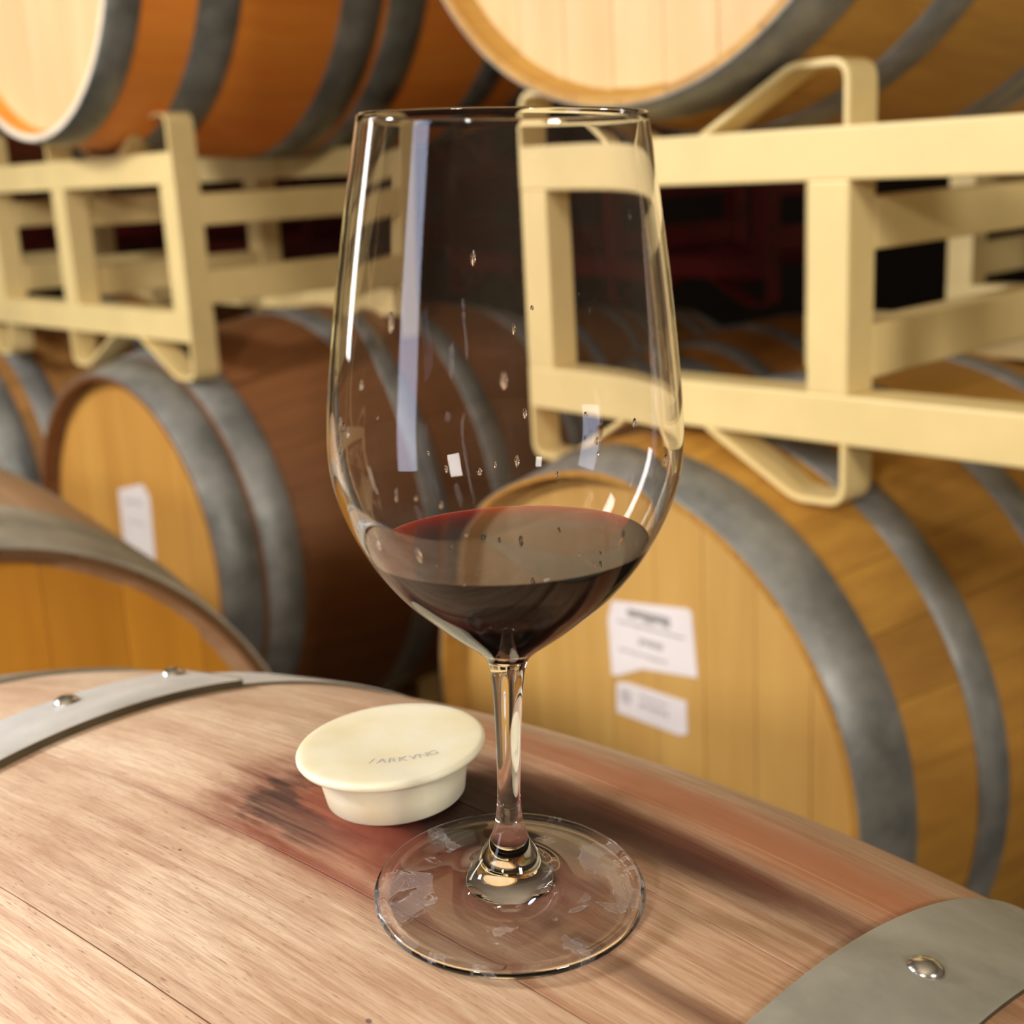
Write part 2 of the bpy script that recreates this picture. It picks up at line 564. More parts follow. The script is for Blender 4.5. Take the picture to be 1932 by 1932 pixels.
def bar_mesh(name, path, t, y0, y1, flip=False):
    """flat bar: centre line in x,z given thickness t, width y0..y1"""
    pts = [Vector((p[0], p[1])) for p in path]
    n = len(pts)
    L_, R_ = [], []
    for i in range(n):
        d = (pts[min(i + 1, n - 1)] - pts[max(i - 1, 0)]).normalized()
        nn = Vector((-d.y, d.x))
        L_.append(pts[i] + nn * t / 2); R_.append(pts[i] - nn * t / 2)
    verts = []
    for i in range(n):
        for q in (L_[i], R_[i]):
            for y in (y0, y1): verts.append((q.x, y, q.y))
    faces = []
    for i in range(n - 1):
        a = i * 4; b = a + 4
        faces += [(a, b, b + 1, a + 1), (a + 2, a + 3, b + 3, b + 2), (a, a + 2, b + 2, b), (a + 1, b + 1, b + 3, a + 3)]
    faces += [(0, 1, 3, 2), ((n - 1) * 4, (n - 1) * 4 + 2, (n - 1) * 4 + 3, (n - 1) * 4 + 1)]
    m = mesh(name, verts, faces)
    bm = bmesh.new(); bm.from_mesh(m)
    bmesh.ops.recalc_face_normals(bm, faces=bm.faces)
    bmesh.ops.bevel(bm, geom=[e for e in bm.edges if len(e.link_faces) == 2 and e.calc_face_angle() > 1.2], offset=0.0012, segments=2, affect='EDGES')
    for f_ in bm.faces: f_.smooth = False
    bm.to_mesh(m); bm.free()
    return m


H = 0.305
PATH_UP = fillet([(-0.179, -0.004), (-0.066, 0.058), (-0.004, 0.058), (-0.004, -0.004)], [0, 0.05, 0.018, 0])
PATH_DN = fillet([(-0.174, -H + 0.002), (-0.060, -H - 0.062), (-0.004, -H - 0.060), (-0.004, -H + 0.002)], [0, 0.05, 0.018, 0])
RACKMESH = {}


def rmesh(key, fn):
    if key not in RACKMESH: RACKMESH[key] = fn()
    return RACKMESH[key]


def mirror(path):
    return [Vector((-0.441 - p[0], p[1])) for p in path]


def rack(origin, rotz, slots, label, mat, group=None, depth=0.41, name='barrel_rack', rails=(-0.441, -0.040)):
    rmt = Matrix.Translation(Vector(origin) + Vector((0, 0, CZ))) @ Matrix.Rotation(rotz, 4, 'Z')
    root = empty(name, rmt, label, 'rack', group)
    x0 = min(slots) - 0.441; x1 = max(slots)
    K = id(mat)
    for yo in (0.0, depth):
        for nm, z0, z1 in (('top_beam', -0.05, 0.0), ('bottom_beam', -H, -H + 0.05)):
            m = rmesh((K, nm, round(x0, 3), round(x1, 3)), lambda: box_mesh(nm, x0, x1, 0, 0.05, z0, z1, 0.003))
            add(nm, m, mat, root, loc=(0, yo, 0))
        for s in slots:
            for xa in (-0.441, -0.047):
                m = rmesh((K, 'post'), lambda: box_mesh('post', 0, 0.047, 0.0008, 0.0492, -H + 0.049, -0.049, 0.003))
                add('post', m, mat, root, loc=(s + xa, yo, 0))
            for nm, path in (('upper_cradle', PATH_UP), ('lower_cradle', PATH_DN)):
                for mi in (0, 1):
                    m = rmesh((K, nm, mi), lambda: bar_mesh(nm, mirror(path) if mi else path, 0.0065, 0.0005, 0.0495))
                    add(nm, m, mat, root, loc=(s, yo, 0))
    for s in slots:
        for xa in rails:
            for z0, z1 in ((-0.118, -0.068), (-0.245, -0.190)):
                m = rmesh((K, 'side_rail', z0, depth), lambda: box_mesh('side_rail', 0, 0.040, 0.049, depth + 0.001, z0, z1, 0.003))
                add('side_rail', m, mat, root, loc=(s + xa, 0, 0))
    return root


RZ = atan2(u.y, u.x)
rack(O1, RZ, (0.0, 0.71), 'cream steel barrel rack at right, between the honey barrel and the labelled barrel', MAT['cream'], depth=0.58, rails=(-0.040,))
rack(O2, RZ, (0.0, -0.71), 'cream steel barrel rack at left, carrying the orange-brown barrel', MAT['cream'])
P = O1 + w * 1.0
rack(P, RZ, (0.0, 0.71), 'cream rack of the row behind, its post seen through the right rack', MAT['cream'])
P = O1 + w * 1.45 - u * 1.13
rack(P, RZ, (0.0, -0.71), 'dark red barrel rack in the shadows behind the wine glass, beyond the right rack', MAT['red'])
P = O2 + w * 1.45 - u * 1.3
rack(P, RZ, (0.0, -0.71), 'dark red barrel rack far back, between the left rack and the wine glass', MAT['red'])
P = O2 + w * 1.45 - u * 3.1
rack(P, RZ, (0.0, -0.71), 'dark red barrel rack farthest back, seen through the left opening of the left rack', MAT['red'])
# floor racks, out of the picture but carrying the lower barrels
for P, sl, lb in ((O1 + Vector((0, 0, -1.058)), (0.0,), 'cream floor rack under the labelled barrel'),
                  (O2 + Vector((0, 0, -1.070)), (0.0, -0.71), 'cream floor rack under the narrow-labelled barrel')):
    rack(P + u * 0.02, RZ, sl, lb, MAT['cream'])

# ------------------------------------------------------------------ the foreground barrel
FA = Vector((0.73360615, -0.67956649, 0)).normalized()
FC = Vector((-0.07536447, 0.43659986, -0.56709188))
FR, FK = 0.35, 0.38458
fmt = Matrix.Translation(FC + Vector((0, 0, CZ))) @ Matrix.Rotation(atan2(FA.y, FA.x), 4, 'Z')
fb = empty('wine_barrel', fmt, 'wine-stained pinkish oak barrel in the foreground under the wine glass', 'barrel')


def front_wood():
    m, nt, b = newmat('stained_oak')
    L = nt.links
    tc = N(nt, 'ShaderNodeTexCoord'); tc.object = fb
    sep = N(nt, 'ShaderNodeSeparateXYZ')
    L.new(tc.outputs['Object'], sep.inputs[0])
    X, Y, Z = sep.outputs
    oi = N(nt, 'ShaderNodeObjectInfo')
    ph = mth(nt, 'ARCTAN2', Y, Z)
    T = mth(nt, 'MULTIPLY', ph, 0.35)          # arc length across
    cmb = N(nt, 'ShaderNodeCombineXYZ')
    L.new(X, cmb.inputs[0]); L.new(T, cmb.inputs[1])
    L.new(mth(nt, 'MULTIPLY', oi.outputs['Random'], 5.0), cmb.inputs[2])
    P2 = cmb.outputs[0]

    def noise(sx, sy, detail=5.0, rough=0.6, dist=0.0):
        mp = N(nt, 'ShaderNodeMapping'); mp.inputs['Scale'].default_value = (sx, sy, 1.0)
        L.new(P2, mp.inputs[0])
        n_ = N(nt, 'ShaderNodeTexNoise', i_Scale=1.0, i_Detail=detail, i_Roughness=rough, i_Distortion=dist)
        L.new(mp.outputs[0], n_.inputs['Vector'])
        return n_.outputs['Fac']
    broad = noise(9, 26, 4)
    streak = noise(14, 260, 5, 0.65, 0.6)
    fine = noise(60, 1500, 3, 0.7)
    pores = noise(170, 1900, 2, 0.5)
    r = ramp(nt, [(0.30, rgb(210, 176, 148)), (0.52, rgb(234, 206, 178)), (0.75, rgb(246, 226, 200))])
    L.new(broad, r.inputs[0])
    col = r.outputs[0]
    rs = ramp(nt, [(0.38, (1, 1, 1)), (0.60, (0, 0, 0))])
    L.new(streak, rs.inputs[0])
    col = mixc(nt, mth(nt, 'MULTIPLY', rs.outputs[0], mth(nt, 'ADD', 0.45, mth(nt, 'MULTIPLY', X, 1.6), clamp=True)), col, rgb(156, 104, 70))
    rf = ramp(nt, [(0.36, (1, 1, 1)), (0.58, (0, 0, 0))])
    L.new(fine, rf.inputs[0])
    col = mixc(nt, mth(nt, 'MULTIPLY', rf.outputs[0], 0.34), col, rgb(146, 98, 68))
    rp = ramp(nt, [(0.27, (1, 1, 1)), (0.36, (0, 0, 0))])
    L.new(pores, rp.inputs[0])
    col = mixc(nt, mth(nt, 'MULTIPLY', rp.outputs[0], 0.6), col, rgb(110, 70, 52))
    # browner tone towards the near end
    browning = mth(nt, 'ADD', mth(nt, 'MULTIPLY', mth(nt, 'SUBTRACT', X, 0.0), 3.6), mth(nt, 'MULTIPLY', mth(nt, 'SUBTRACT', broad, 0.5), 0.8), clamp=True)
    col = mixc(nt, mth(nt, 'MULTIPLY', browning, 0.75), col, rgb(176, 132, 92), 'MIX')

    def blob(cx, ct, ax, at_, p0=1.15, p1=0.55, warp=0.9, sc_=(22, 60)):
        nx = noise(sc_[0], sc_[1], 5, 0.6, 0.4)
        dx = mth(nt, 'DIVIDE', mth(nt, 'SUBTRACT', X, cx), ax)
        dt = mth(nt, 'DIVIDE', mth(nt, 'SUBTRACT', T, ct), at_)
        d = mth(nt, 'SQRT', mth(nt, 'ADD', mth(nt, 'MULTIPLY', dx, dx), mth(nt, 'MULTIPLY', dt, dt)))
        d = mth(nt, 'ADD', d, mth(nt, 'MULTIPLY', mth(nt, 'SUBTRACT', nx, 0.5), warp))
        mr = N(nt, 'ShaderNodeMapRange'); mr.interpolation_type = 'SMOOTHSTEP'
        L.new(d, mr.inputs[0])
        mr.inputs[1].default_value = p1; mr.inputs[2].default_value = p0
        mr.inputs[3].default_value = 1.0; mr.inputs[4].default_value = 0.0
        return mr.outputs[0]
    gr = mth(nt, 'ADD', 0.72, mth(nt, 'MULTIPLY', streak, 0.56))
    # broad red wine soak around the bung and along the grain to the right
    def soak(col, mask, amount, c_):
        return mixc(nt, mth(nt, 'MULTIPLY', mth(nt, 'MULTIPLY', mask, amount), gr, clamp=True), col, c_)
    col = soak(col, blob(0.045, 0.012, 0.085, 0.052, 1.3, 0.35), 0.85, rgb(158, 88, 62))
    col = soak(col, blob(0.11, 0.110, 0.22, 0.030, 1.4, 0.2), 0.75, rgb(186, 112, 74))
    col = soak(col, blob(0.10, 0.070, 0.11, 0.012, 1.5, 0.3, 0.6), 0.95, rgb(96, 44, 32))
    col = soak(col, blob(0.040, 0.020, 0.055, 0.036, 1.2, 0.5), 0.85, rgb(116, 44, 30))
    # purple and grey residue left of the bung
    left = mth(nt, 'SUBTRACT', 1.0, mth(nt, 'MULTIPLY', mth(nt, 'SUBTRACT', X, 0.012), 40.0), clamp=True)
    ring = mth(nt, 'SUBTRACT', blob(0.014, -0.002, 0.046, 0.024, 1.05, 0.75, 1.1, (40, 110)), blob(0.016, 0.008, 0.032, 0.017, 1.1, 0.8, 1.3, (60, 140)), clamp=True)
    rstk = mth(nt, 'MULTIPLY', rs.outputs[0], 0.4)
    col = mixc(nt, mth(nt, 'MULTIPLY', blob(0.006, 0.002, 0.056, 0.036, 1.2, 0.6, 1.0), mth(nt, 'ADD', 0.35, rstk)), col, rgb(112, 46, 34))
    col = mixc(nt, mth(nt, 'MULTIPLY', mth(nt, 'MULTIPLY', ring, left), mth(nt, 'ADD', 0.5, rstk)), col, rgb(60, 48, 46))
    # dark core under and right of the bung, running out along the grain
    col = mixc(nt, mth(nt, 'MULTIPLY', blob(0.052, 0.034, 0.050, 0.030, 1.25, 0.7, 0.35), 0.98), col, rgb(34, 9, 6))  # wine stain, darkened further in place of the bung's missing shadow
    col = mixc(nt, mth(nt, 'MULTIPLY', blob(0.090, 0.058, 0.075, 0.012, 1.4, 0.3, 0.5), 0.88), col, rgb(58, 22, 15))
    # soaked joint line
    jl = blob(0.02, -0.0294, 0.11, 0.0032, 1.4, 0.1, 0.5)
    col = mixc(nt, mth(nt, 'MULTIPLY', jl, 0.6), col, rgb(130, 58, 38))
    jl = blob(0.17, -0.006, 0.07, 0.006, 1.4, 0.1, 0.6)
    col = mixc(nt, mth(nt, 'MULTIPLY', jl, 0.75), col, rgb(92, 52, 30))
    # small dark specks
    vo = N(nt, 'ShaderNodeTexVoronoi', i_Scale=1.0)
    mp = N(nt, 'ShaderNodeMapping'); mp.inputs['Scale'].default_value = (70, 95, 1.0)
    L.new(P2, mp.inputs[0]); L.new(mp.outputs[0], vo.inputs['Vector'])
    sepc = N(nt, 'ShaderNodeSeparateColor'); L.new(vo.outputs['Color'], sepc.inputs[0])
    pick = mth(nt, 'GREATER_THAN', sepc.outputs[0], 0.86)
    rad = mth(nt, 'LESS_THAN', vo.outputs['Distance'], mth(nt, 'ADD', 0.03, mth(nt, 'MULTIPLY', sepc.outputs[1], 0.07)))
    col = mixc(nt, mth(nt, 'MULTIPLY', mth(nt, 'MULTIPLY', pick, rad), 0.7), col, rgb(80, 52, 60))
    # faint red crayon mark beyond the far hoop
    mk = blob(-0.2065, 0.027, 0.004, 0.013, 1.2, 0.6, 0.5)
    col = mixc(nt, mth(nt, 'MULTIPLY', mk, 0.55), col, rgb(235, 90, 60))
    hsv = N(nt, 'ShaderNodeHueSaturation')
    L.new(col, hsv.inputs['Color'])
    L.new(mth(nt, 'ADD', mth(nt, 'MULTIPLY', oi.outputs['Random'], 0.10), 0.95), hsv.inputs['Value'])
    L.new(hsv.outputs[0], b.inputs['Base Color'])
    b.inputs['Specular IOR Level'].default_value = 0.35
    L.new(mth(nt, 'ADD', 0.5, mth(nt, 'MULTIPLY', streak, 0.25)), b.inputs['Roughness'])
    hgt = mth(nt, 'ADD', mth(nt, 'MULTIPLY', streak, 0.6), mth(nt, 'ADD', mth(nt, 'MULTIPLY', fine, 0.5), mth(nt, 'MULTIPLY', pores, 0.3)))
    bp = N(nt, 'ShaderNodeBump', i_Strength=0.35, i_Distance=0.0006)
    L.new(hgt, bp.inputs['Height'])
    L.new(bp.outputs[0], b.inputs['Normal'])
    return m


MAT['front'] = front_wood()
NS = 35
smf = stave_mesh('stave', FR, FK, NS, 0.00042, 60, nsub=6, ch=0.00012)
# joints at angle -0.086, -0.263, 0.094 ... measured from the top towards the far side
for i in range(NS):
    phi_mid = -0.086 + (i + 0.5) * 2 * pi / NS
    add('stave', smf, MAT['front'], fb, rot=(-phi_mid, 0, 0))
MAT['hoopf'] = galv('galvanised_front_hoop', (172, 170, 158), (142, 142, 132), 22, 0.5, 0.2)
MAT['hoopn'] = galv('bright_front_hoop', (238, 238, 238), (212, 212, 212), 22, 0.4, 0.15)


def rivets(hoop, pts, R, k):
    for (s, phi, rr) in pts:
        base = R - k * s * s + rr
        prof = [(0.0, 0.0036), (0.0022, 0.0033), (0.0042, 0.0024), (0.0055, 0.0012), (0.0060, 0.0), (0.0060, -0.0008), (0.0, -0.0008)]
        m = lathe('rivet', prof, 28)
        add('rivet', m, MAT['steel'], hoop, loc=(s, base * sin(phi), base * cos(phi)), rot=(-phi, 0, 0))


MAT['edge'] = plain('shaded_cut_edge', rgb(86, 74, 52), 0.7, 0.2, 60, 0.12)  # cut edges coloured dark to paint the shadow under the hoop lap
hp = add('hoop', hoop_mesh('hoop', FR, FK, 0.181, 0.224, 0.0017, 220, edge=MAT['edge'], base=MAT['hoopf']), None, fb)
rivets(hp, [(0.202, 0.187, 0.0018)], FR, FK)
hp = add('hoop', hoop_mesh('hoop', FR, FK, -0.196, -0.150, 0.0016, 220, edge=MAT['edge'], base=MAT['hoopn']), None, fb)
hp['label'] = 'bright overlapped hoop with two rivets'
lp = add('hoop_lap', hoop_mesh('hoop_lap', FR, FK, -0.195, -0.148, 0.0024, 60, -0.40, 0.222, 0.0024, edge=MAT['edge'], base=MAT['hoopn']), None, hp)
rivets(hp, [(-0.183, 0.012, 0.0046), (-0.186, 0.185, 0.0046)], FR, FK)
for a, b_ in ((-0.36, -0.313), (-0.475, -0.42), (0.315, 0.36), (0.42, 0.475)):
    add('hoop', hoop_mesh('hoop', FR, FK, a, b_, 0.002, 160), MAT['hoopf'], fb)
for sg in (-1, 1):
    xr = sg * (L2 - 0.03)
    ri = FR - FK * xr * xr - 0.0265
    m = lathe('barrel_head', [(0.0, xr), (ri, xr), (ri, xr - sg * 0.02), (0.0, xr - sg * 0.02)], 64, 'x')
    add('barrel_head', m, MAT['front'], fb)
# timber cradle beams that carry the foreground barrels
for (cen, yaw_ax, zb, rbar) in ((FC, FA, -0.56709, 0.3), (Vector((-0.468, 1.00, -0.605)) + Vector((sin(-0.705), cos(-0.705), 0)) * L2, Vector((sin(-0.705), cos(-0.705), 0)), -0.605, 0.3)):
    for s in (-0.25, 0.25):
        rs_ = (0.35 - 0.38458 * s * s) if cen is FC else (0.377 - 0.20 * s * s)
        c = Vector((cen.x, cen.y, 0)) + yaw_ax * s
        mt = Matrix.Translation(Vector((c.x, c.y, 0))) @ Matrix.Rotation(atan2(yaw_ax.y, yaw_ax.x), 4, 'Z')
        t = empty('timber_stand', mt, 'rough timber stand under the %s barrel, %s beam' % ('foreground' if cen is FC else 'left orange-headed', 'near' if (s > 0) == (cen is FC) else 'far'), 'stand')
        top = CZ + zb - rs_
        add('cross_beam', box_mesh('cross_beam', -0.05, 0.05, -0.34, 0.34, top - 0.10, top - 0.002, 0.004), MAT['timber'], t)
        for yy in (-0.26, 0.26):
            add('leg', box_mesh('leg', -0.045, 0.045, yy - 0.045, yy + 0.045, 0.0, top - 0.101, 0.004), MAT['timber'], t)
            sg = 1 if yy > 0 else -1
            yb = sg * 0.16
            add('wedge', mesh('wedge', [(-0.04, yb, top - 0.003), (0.04, yb, top - 0.003), (-0.04, yb + sg * 0.1, top - 0.003), (0.04, yb + sg * 0.1, top - 0.003), (-0.04, yb + sg * 0.1, top + 0.06), (0.04, yb + sg * 0.1, top + 0.06)],
                              [(0, 1, 3, 2), (2, 3, 5, 4), (0, 4, 5, 1), (0, 2, 4), (1, 5, 3)]), MAT['timber'], t)

# ------------------------------------------------------------------ silicone bung
BN = Vector((-0.0408, -0.0122, 1)).normalized()
BC = Vector((-0.0478, 0.439, -0.198))
bh = 0.0193
bx = (Vector((1, 0, 0)) - BN * BN.x).normalized()
by = BN.cross(bx)
bm_t = Matrix.Translation(BC - BN * bh + Vector((0, 0, CZ))) @ Matrix((bx, by, BN)).transposed().to_4x4()
bung = empty('barrel_bung', bm_t, 'milky white silicone bung lying on the stained barrel, left of the wine glass', 'bung')
m, nt, b = newmat('milky_silicone')
L = nt.links
tc = N(nt, 'ShaderNodeTexCoord')
n1 = N(nt, 'ShaderNodeTexNoise', i_Scale=45.0, i_Detail=5.0)
L.new(tc.outputs['Object'], n1.inputs['Vector'])
r1 = ramp(nt, [(0.3, rgb(238, 226, 190)), (0.6, rgb(246, 238, 214))])
L.new(n1.outputs['Fac'], r1.inputs[0])
L.new(r1.outputs[0], b.inputs['Base Color'])
b.inputs['Roughness'].default_value = 0.42
b.inputs['Subsurface Weight'].default_value = 0.6
b.inputs['Subsurface Radius'].default_value = (0.012, 0.010, 0.006)
b.inputs['Subsurface Scale'].default_value = 0.6
bp = N(nt, 'ShaderNodeBump', i_Strength=0.15, i_Distance=0.0008)
L.new(n1.outputs['Fac'], bp.inputs['Height']); L.new(bp.outputs[0], b.inputs['Normal'])
MAT['silicone'] = m
body = [(0.0, 0.0), (0.0232, 0.0), (0.0244, 0.0003), (0.0250, 0.001), (0.0262, 0.008), (0.0274, 0.0158), (0.0282, 0.0165), (0.0, 0.0165)]
add('plug', lathe('plug', body, 96), MAT['silicone'], bung)
fl = [(0.0, 0.0162), (0.0275, 0.0162), (0.0315, 0.0167), (0.0334, 0.0177), (0.0340, 0.0188), (0.0339, 0.0197), (0.0334, 0.0204), (0.0322, 0.0207), (0.0300, 0.0207), (0.0, 0.0205)]
flo = add('flange', lathe('flange', fl, 128), MAT['silicone'], bung)
# raised lettering on a shallow arc
txt = '/ARKVNG'
RAD = 0.040
phi0 = -0.045
for i, chh in enumerate(txt):
    cu = bpy.data.curves.new('letter', 'FONT')
    cu.body = chh
    cu.size = 0.0052
    cu.extrude = 0.00016
    cu.align_x = 'CENTER'
    tmp = bpy.data.objects.new('tmp', cu)
    COL.objects.link(tmp)
    bpy.context.view_layer.update()
    me = bpy.data.meshes.new_from_object(tmp)
    bpy.data.objects.remove(tmp)
    a = (i - (len(txt) - 1) / 2) * 0.095 + 0.10
    # smile-shaped line in the front half of the disc
    px = RAD * sin(a) - 0.0005
    py = 0.0225 - RAD * cos(a)
    o = add('letter', me, MAT['silicone'], flo, loc=(px + 0.002, py, 0.0206), rot=(0, 0, a))

# ------------------------------------------------------------------ wine glass and wine
S = 1.1134
GN = Vector((0.042, -0.078, 1)).normalized()
GO = Vector((-0.0070, 0.3714, -0.2208)) + GN * 0.0005
qg = GN.to_track_quat('Z', 'Y')
gmt = Matrix.Translation(GO + Vector((0, 0, CZ))) @ qg.to_matrix().to_4x4()
glass = empty('wine_glass', gmt, 'tall stemmed wine glass with a little red wine, standing on the barrel', 'glass')

outer = [(0.0364, 0.0001), (0.0374, 0.0006), (0.0380, 0.0015), (0.0379, 0.0026), (0.0370, 0.0034), (0.0357, 0.0035), (0.0340, 0.0031), (0.030, 0.0034), (0.022, 0.0050), (0.0155, 0.0066), (0.0115, 0.0090), (0.0088, 0.0122), (0.0068, 0.0158), (0.0052, 0.0192), (0.0042, 0.0225), (0.0035, 0.0270), (0.0032, 0.0325),
         (0.0032, 0.040), (0.0034, 0.049), (0.0038, 0.060), (0.0042, 0.066), (0.0047, 0.070), (0.0058, 0.0735), (0.0085, 0.0765), (0.0127, 0.080), (0.0174, 0.084), (0.0228, 0.089), (0.0283, 0.0945), (0.0333, 0.101),
         (0.0374, 0.108), (0.0409, 0.116), (0.0432, 0.124), (0.0440, 0.132), (0.0436, 0.142), (0.0425, 0.152), (0.0410, 0.164), (0.0393, 0.176), (0.0374, 0.188), (0.0353, 0.200), (0.0335, 0.2104)]


def catmull(pts, seg=5):
    out = []
    n = len(pts)
    for i in range(n - 1):
        p0 = pts[max(i - 1, 0)]; p1 = pts[i]; p2 = pts[i + 1]; p3 = pts[min(i + 2, n - 1)]
        for j in range(seg):
            t = j / seg
            out.append(tuple(0.5 * ((2 * p1[c]) + (-p0[c] + p2[c]) * t + (2 * p0[c] - 5 * p1[c] + 4 * p2[c] - p3[c]) * t * t + (-p0[c] + 3 * p1[c] - 3 * p2[c] + p3[c]) * t ** 3) for c in (0, 1)))
    out.append(pts[-1])
    return out


OUT = catmull(outer, 5)
bowl = [p for p in outer if p[1] >= 0.0765]
inner = []
for i, (r_, z_) in enumerate(bowl):
    # offset inward along the normal; wall thins from 1.6 mm to 0.9 mm
    a = bowl[max(i - 1, 0)]; c = bowl[min(i + 1, len(bowl) - 1)]
    d = Vector((c[0] - a[0], c[1] - a[1])).normalized()
    t_ = 0.0009 + 0.0012 * max(0, (0.105 - z_) / 0.03)
    inner.append((r_ - d.y * t_, z_ + d.x * t_))
inner = [p for p in inner if p[0] > 0.004]
inner = [(0.0, inner[0][1] - 0.0012), (inner[0][0] * 0.55, inner[0][1] - 0.0007)] + inner
INN = catmull(inner, 5)
lip_o = OUT[-1]; lip_i = INN[-1]
lip = [((lip_o[0] + lip_i[0]) / 2 + cos(t) * (lip_o[0] - lip_i[0]) / 2, lip_o[1] + sin(t) * 0.0005) for t in [pi * k_ / 6 for k_ in range(1, 6)]]
under = [(0.0, 0.0022), (0.006, 0.0020), (0.020, 0.0013), (0.032, 0.0006), (0.0352, 0.0001), (0.0362, 0.0000)]
prof = under + OUT + lip + INN[::-1]
m = lathe('bowl_and_foot', [(r_ * S, z_ * S) for r_, z_ in prof], 160)
gup = Matrix((Vector((1, 0, 0)), Vector((0, 1, 0)), Vector((0, 0, 1)))) and (qg.to_matrix().inverted() @ Vector((0, 0, 1)))
WZ = 0.1063 * S
# where wine meets glass there is a single glass-to-wine boundary (it belongs to the wine mesh): open the inner wall there
bm = bmesh.new(); bm.from_mesh(m)
lim = {}
inn_pts = [(r_ * S, z_ * S) for r_, z_ in INN]
def is_inner(v):
    r_ = sqrt(v.co.x ** 2 + v.co.y ** 2)
    return any(abs(v.co.z - z) < 2e-6 and abs(r_ - rr_) < 2e-6 for rr_, z in inn_pts)
iv = {v for v in bm.verts if is_inner(v)}
inf = [f_ for f_ in bm.faces if all(v in iv for v in f_.verts)]
geo = list({v for f_ in inf for v in f_.verts}) + list({e for f_ in inf for e in f_.edges}) + inf
bmesh.ops.bisect_plane(bm, geom=geo, plane_co=(0, 0, WZ), plane_no=gup)
inner_max = {}
def inner_r(z):
    for (ra, za), (rb, zb) in zip(inn_pts, inn_pts[1:]):
        if za <= z <= zb: return ra + (rb - ra) * (z - za) / max(zb - za, 1e-9)
    return 0
kill = []
for f_ in bm.faces:
    c = f_.calc_center_median()
    if (c - Vector((0, 0, WZ))).dot(gup) < 0 and c.z > inn_pts[0][1] - 1e-4 and sqrt(c.x ** 2 + c.y ** 2) < inner_r(c.z) + 0.0002: kill.append(f_)
bmesh.ops.delete(bm, geom=kill, context='FACES')
for f_ in bm.faces: f_.smooth = True
bm.to_mesh(m); bm.free()
mg, nt, b = newmat('clear_glass')
b.inputs['Base Color'].default_value = (1.0, 0.985, 0.99, 1)
b.inputs['Roughness'].default_value = 0.0
b.inputs['IOR'].default_value = 1.5
b.inputs['Transmission Weight'].default_value = 1.0
nt.links.remove(nt.nodes['Material Output'].inputs['Surface'].links[0])
tcg = N(nt, 'ShaderNodeTexCoord')
spg = N(nt, 'ShaderNodeSeparateXYZ'); nt.links.new(tcg.outputs['Object'], spg.inputs[0])
ng = N(nt, 'ShaderNodeTexNoise', i_Scale=55.0, i_Detail=6.0, i_Roughness=0.6, i_Distortion=0.8)
nt.links.new(tcg.outputs['Object'], ng.inputs['Vector'])
onfoot = mth(nt, 'LESS_THAN', spg.outputs[2], 0.0065)
rad = mth(nt, 'SQRT', mth(nt, 'ADD', mth(nt, 'POWER', spg.outputs[0], 2.0), mth(nt, 'POWER', spg.outputs[1], 2.0)))
outerz = mth(nt, 'GREATER_THAN', rad, 0.024)
film = mth(nt, 'GREATER_THAN', ng.outputs['Fac'], 0.56)
band = mth(nt, 'LESS_THAN', mth(nt, 'ABSOLUTE', mth(nt, 'SUBTRACT', ng.outputs['Fac'], 0.56)), 0.006)
dried = mth(nt, 'MULTIPLY', mth(nt, 'MULTIPLY', onfoot, outerz), mth(nt, 'ADD', mth(nt, 'MULTIPLY', film, 0.07), mth(nt, 'MULTIPLY', band, 0.16)))
dif = N(nt, 'ShaderNodeBsdfDiffuse'); dif.inputs[0].default_value = (0.9, 0.9, 0.92, 1)
mxs = N(nt, 'ShaderNodeMixShader')
nt.links.new(dried, mxs.inputs[0]); nt.links.new(b.outputs[0], mxs.inputs[1]); nt.links.new(dif.outputs[0], mxs.inputs[2])
nt.links.new(mxs.outputs[0], nt.nodes['Material Output'].inputs['Surface'])
add('glass_body', m, mg, glass)
# droplets left on the inner wall after swirling
random.seed(11)
dv, dfc = [], []
for _ in range(46):
    zz = random.choice([random.uniform(0.112, 0.135), random.uniform(0.112, 0.135), random.uniform(0.13, 0.175)])
    aa = random.uniform(-pi, pi)
    rr_ = inner_r(zz * S) - 0.0001
    sx_ = random.uniform(0.0004, 0.0010); sz_ = sx_ * random.uniform(1.2, 3.2)
    base = len(dv); NA, NB = 8, 4
    for j_ in range(NB + 1):
        el = (pi / 2) * j_ / NB
        for i_ in range(NA):
            t_ = 2 * pi * i_ / NA
            lx = sx_ * cos(el) * cos(t_); lz = sz_ * cos(el) * sin(t_); ly = 0.7 * sx_ * sin(el)
            zc = zz * S + lz
            rad_ = inner_r(zc) - 0.00005 - ly
            a2 = aa + lx / max(rad_, 1e-3)
            dv.append((rad_ * cos(a2), rad_ * sin(a2), zc))
    for j_ in range(NB):
        for i_ in range(NA):
            i2 = (i_ + 1) % NA
            dfc.append((base + j_ * NA + i_, base + j_ * NA + i2, base + (j_ + 1) * NA + i2, base + (j_ + 1) * NA + i_))
    dfc.append(tuple(base + i_ for i_ in range(NA))[::-1])
dm = mesh('droplets', dv, dfc, True)
bm = bmesh.new(); bm.from_mesh(dm); bmesh.ops.remove_doubles(bm, verts=bm.verts, dist=1e-7); bmesh.ops.recalc_face_normals(bm, faces=bm.faces); bm.to_mesh(dm); bm.free()
mdp, ntd, bd = newmat('droplet_liquid')
bd.inputs['Base Color'].default_value = (1, 0.95, 0.95, 1); bd.inputs['Roughness'].default_value = 0.0
bd.inputs['IOR'].default_value = 1.34; bd.inputs['Transmission Weight'].default_value = 1.0
dro = add('droplets', dm, mdp, glass); dro['kind'] = 'stuff'

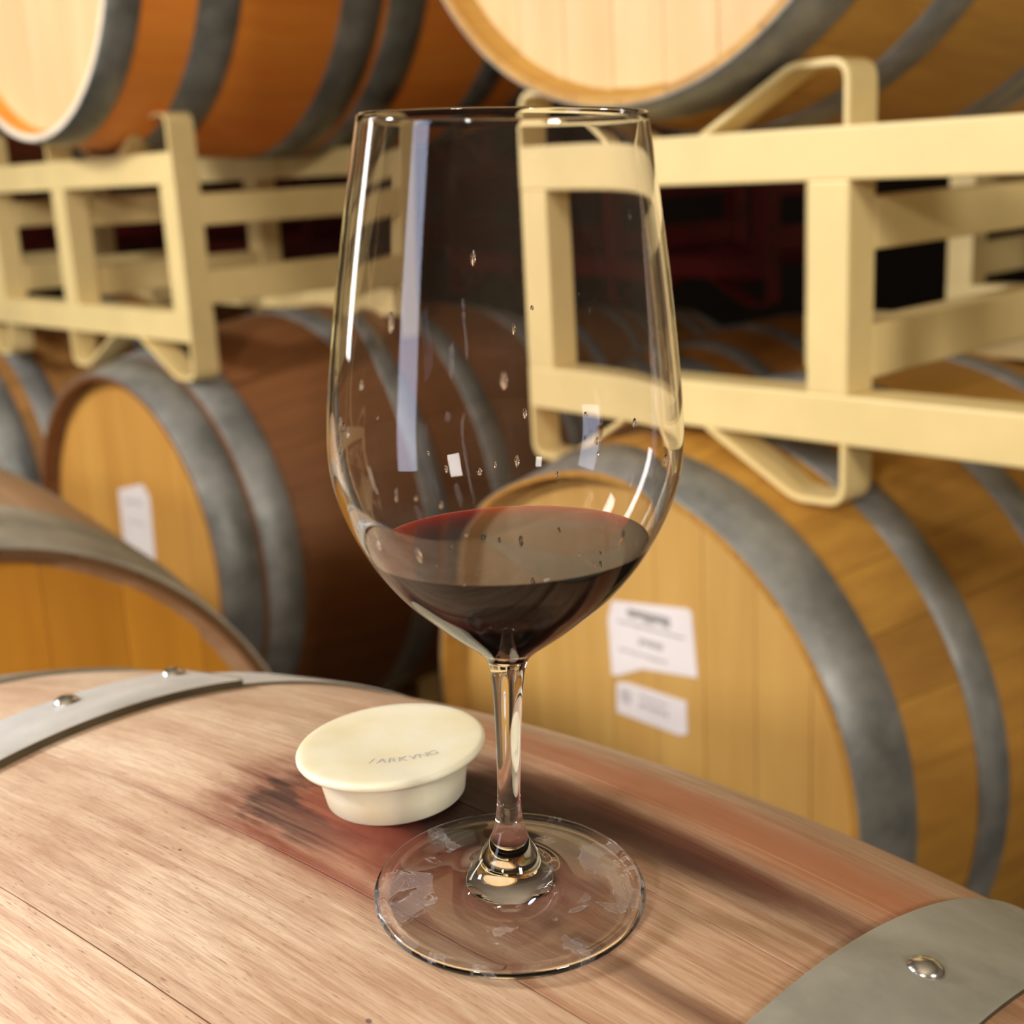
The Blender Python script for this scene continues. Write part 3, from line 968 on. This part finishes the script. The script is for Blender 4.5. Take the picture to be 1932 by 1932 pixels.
# wine body: inside of the bowl cut by the level plane
wz = 0.1063
pw = [(r_, z_) for r_, z_ in INN if z_ < 0.128]
mw = lathe('wine', [(r_ * S, z_ * S) for r_, z_ in pw], 160)
bm = bmesh.new(); bm.from_mesh(mw)
up = qg.to_matrix().inverted() @ Vector((0, 0, 1))
res_ = bmesh.ops.bisect_plane(bm, geom=bm.verts[:] + bm.edges[:] + bm.faces[:], plane_co=(0, 0, wz * S), plane_no=up, clear_outer=True)
edges = [e for e in bm.edges if len(e.link_faces) == 1]
cap = bmesh.ops.contextual_create(bm, geom=edges)
bmesh.ops.recalc_face_normals(bm, faces=bm.faces)
for f_ in bm.faces: f_.smooth = len(f_.verts) < 10
at = None
# sharp edge around the surface
for f_ in bm.faces:
    if len(f_.verts) > 10:
        for e in f_.edges: e.smooth = False
lay = bm.faces.layers.float.new('free_surface')
for f_ in bm.faces: f_[lay] = 1.0 if len(f_.verts) > 10 else 0.0
bm.to_mesh(mw); bm.free()
mwm, nt, b = newmat('red_wine')
b.inputs['Base Color'].default_value = (1, 1, 1, 1)
b.inputs['Roughness'].default_value = 0.0
b.inputs['Transmission Weight'].default_value = 1.0
# 1.345 towards air, 1.345 / 1.5 where the wine touches the glass
an = N(nt, 'ShaderNodeAttribute', attribute_name='free_surface')
nt.links.new(mth(nt, 'ADD', mth(nt, 'MULTIPLY', an.outputs['Fac'], 1.345 - 0.8967), 0.8967), b.inputs['IOR'])
va = N(nt, 'ShaderNodeVolumeAbsorption')
va.inputs['Color'].default_value = (0.90, 0.03, 0.06, 1)
va.inputs['Density'].default_value = 1600.0
nt.links.new(va.outputs[0], nt.nodes['Material Output'].inputs['Volume'])
wine = add('red_wine', mw, mwm)
wine.matrix_world = gmt
tag(wine, 'dark red wine lying in the bottom of the wine glass', 'wine')

# ------------------------------------------------------------------ cellar shell
def slab(name, x0, x1, y0, y1, z0, z1, mat):
    o = add(name, box_mesh(name, x0, x1, y0, y1, z0, z1), mat)
    o['kind'] = 'structure'
    return o


slab('floor', -6, 6, -4, 9, -0.1, 0.0, MAT['concrete'])
slab('ceiling', -6, 6, -4, 9, 4.2, 4.3, MAT['wall'])
slab('wall_back', -6, 6, 9, 9.1, 0, 4.2, MAT['wall_shade'])
slab('wall_front', -6, 6, -4.1, -4, 0, 4.2, MAT['wall'])
slab('wall_left', -6.1, -6, -4, 9, 0, 4.2, MAT['wall'])
slab('wall_right', 6, 6.1, -4, 9, 0, 4.2, MAT['wall'])
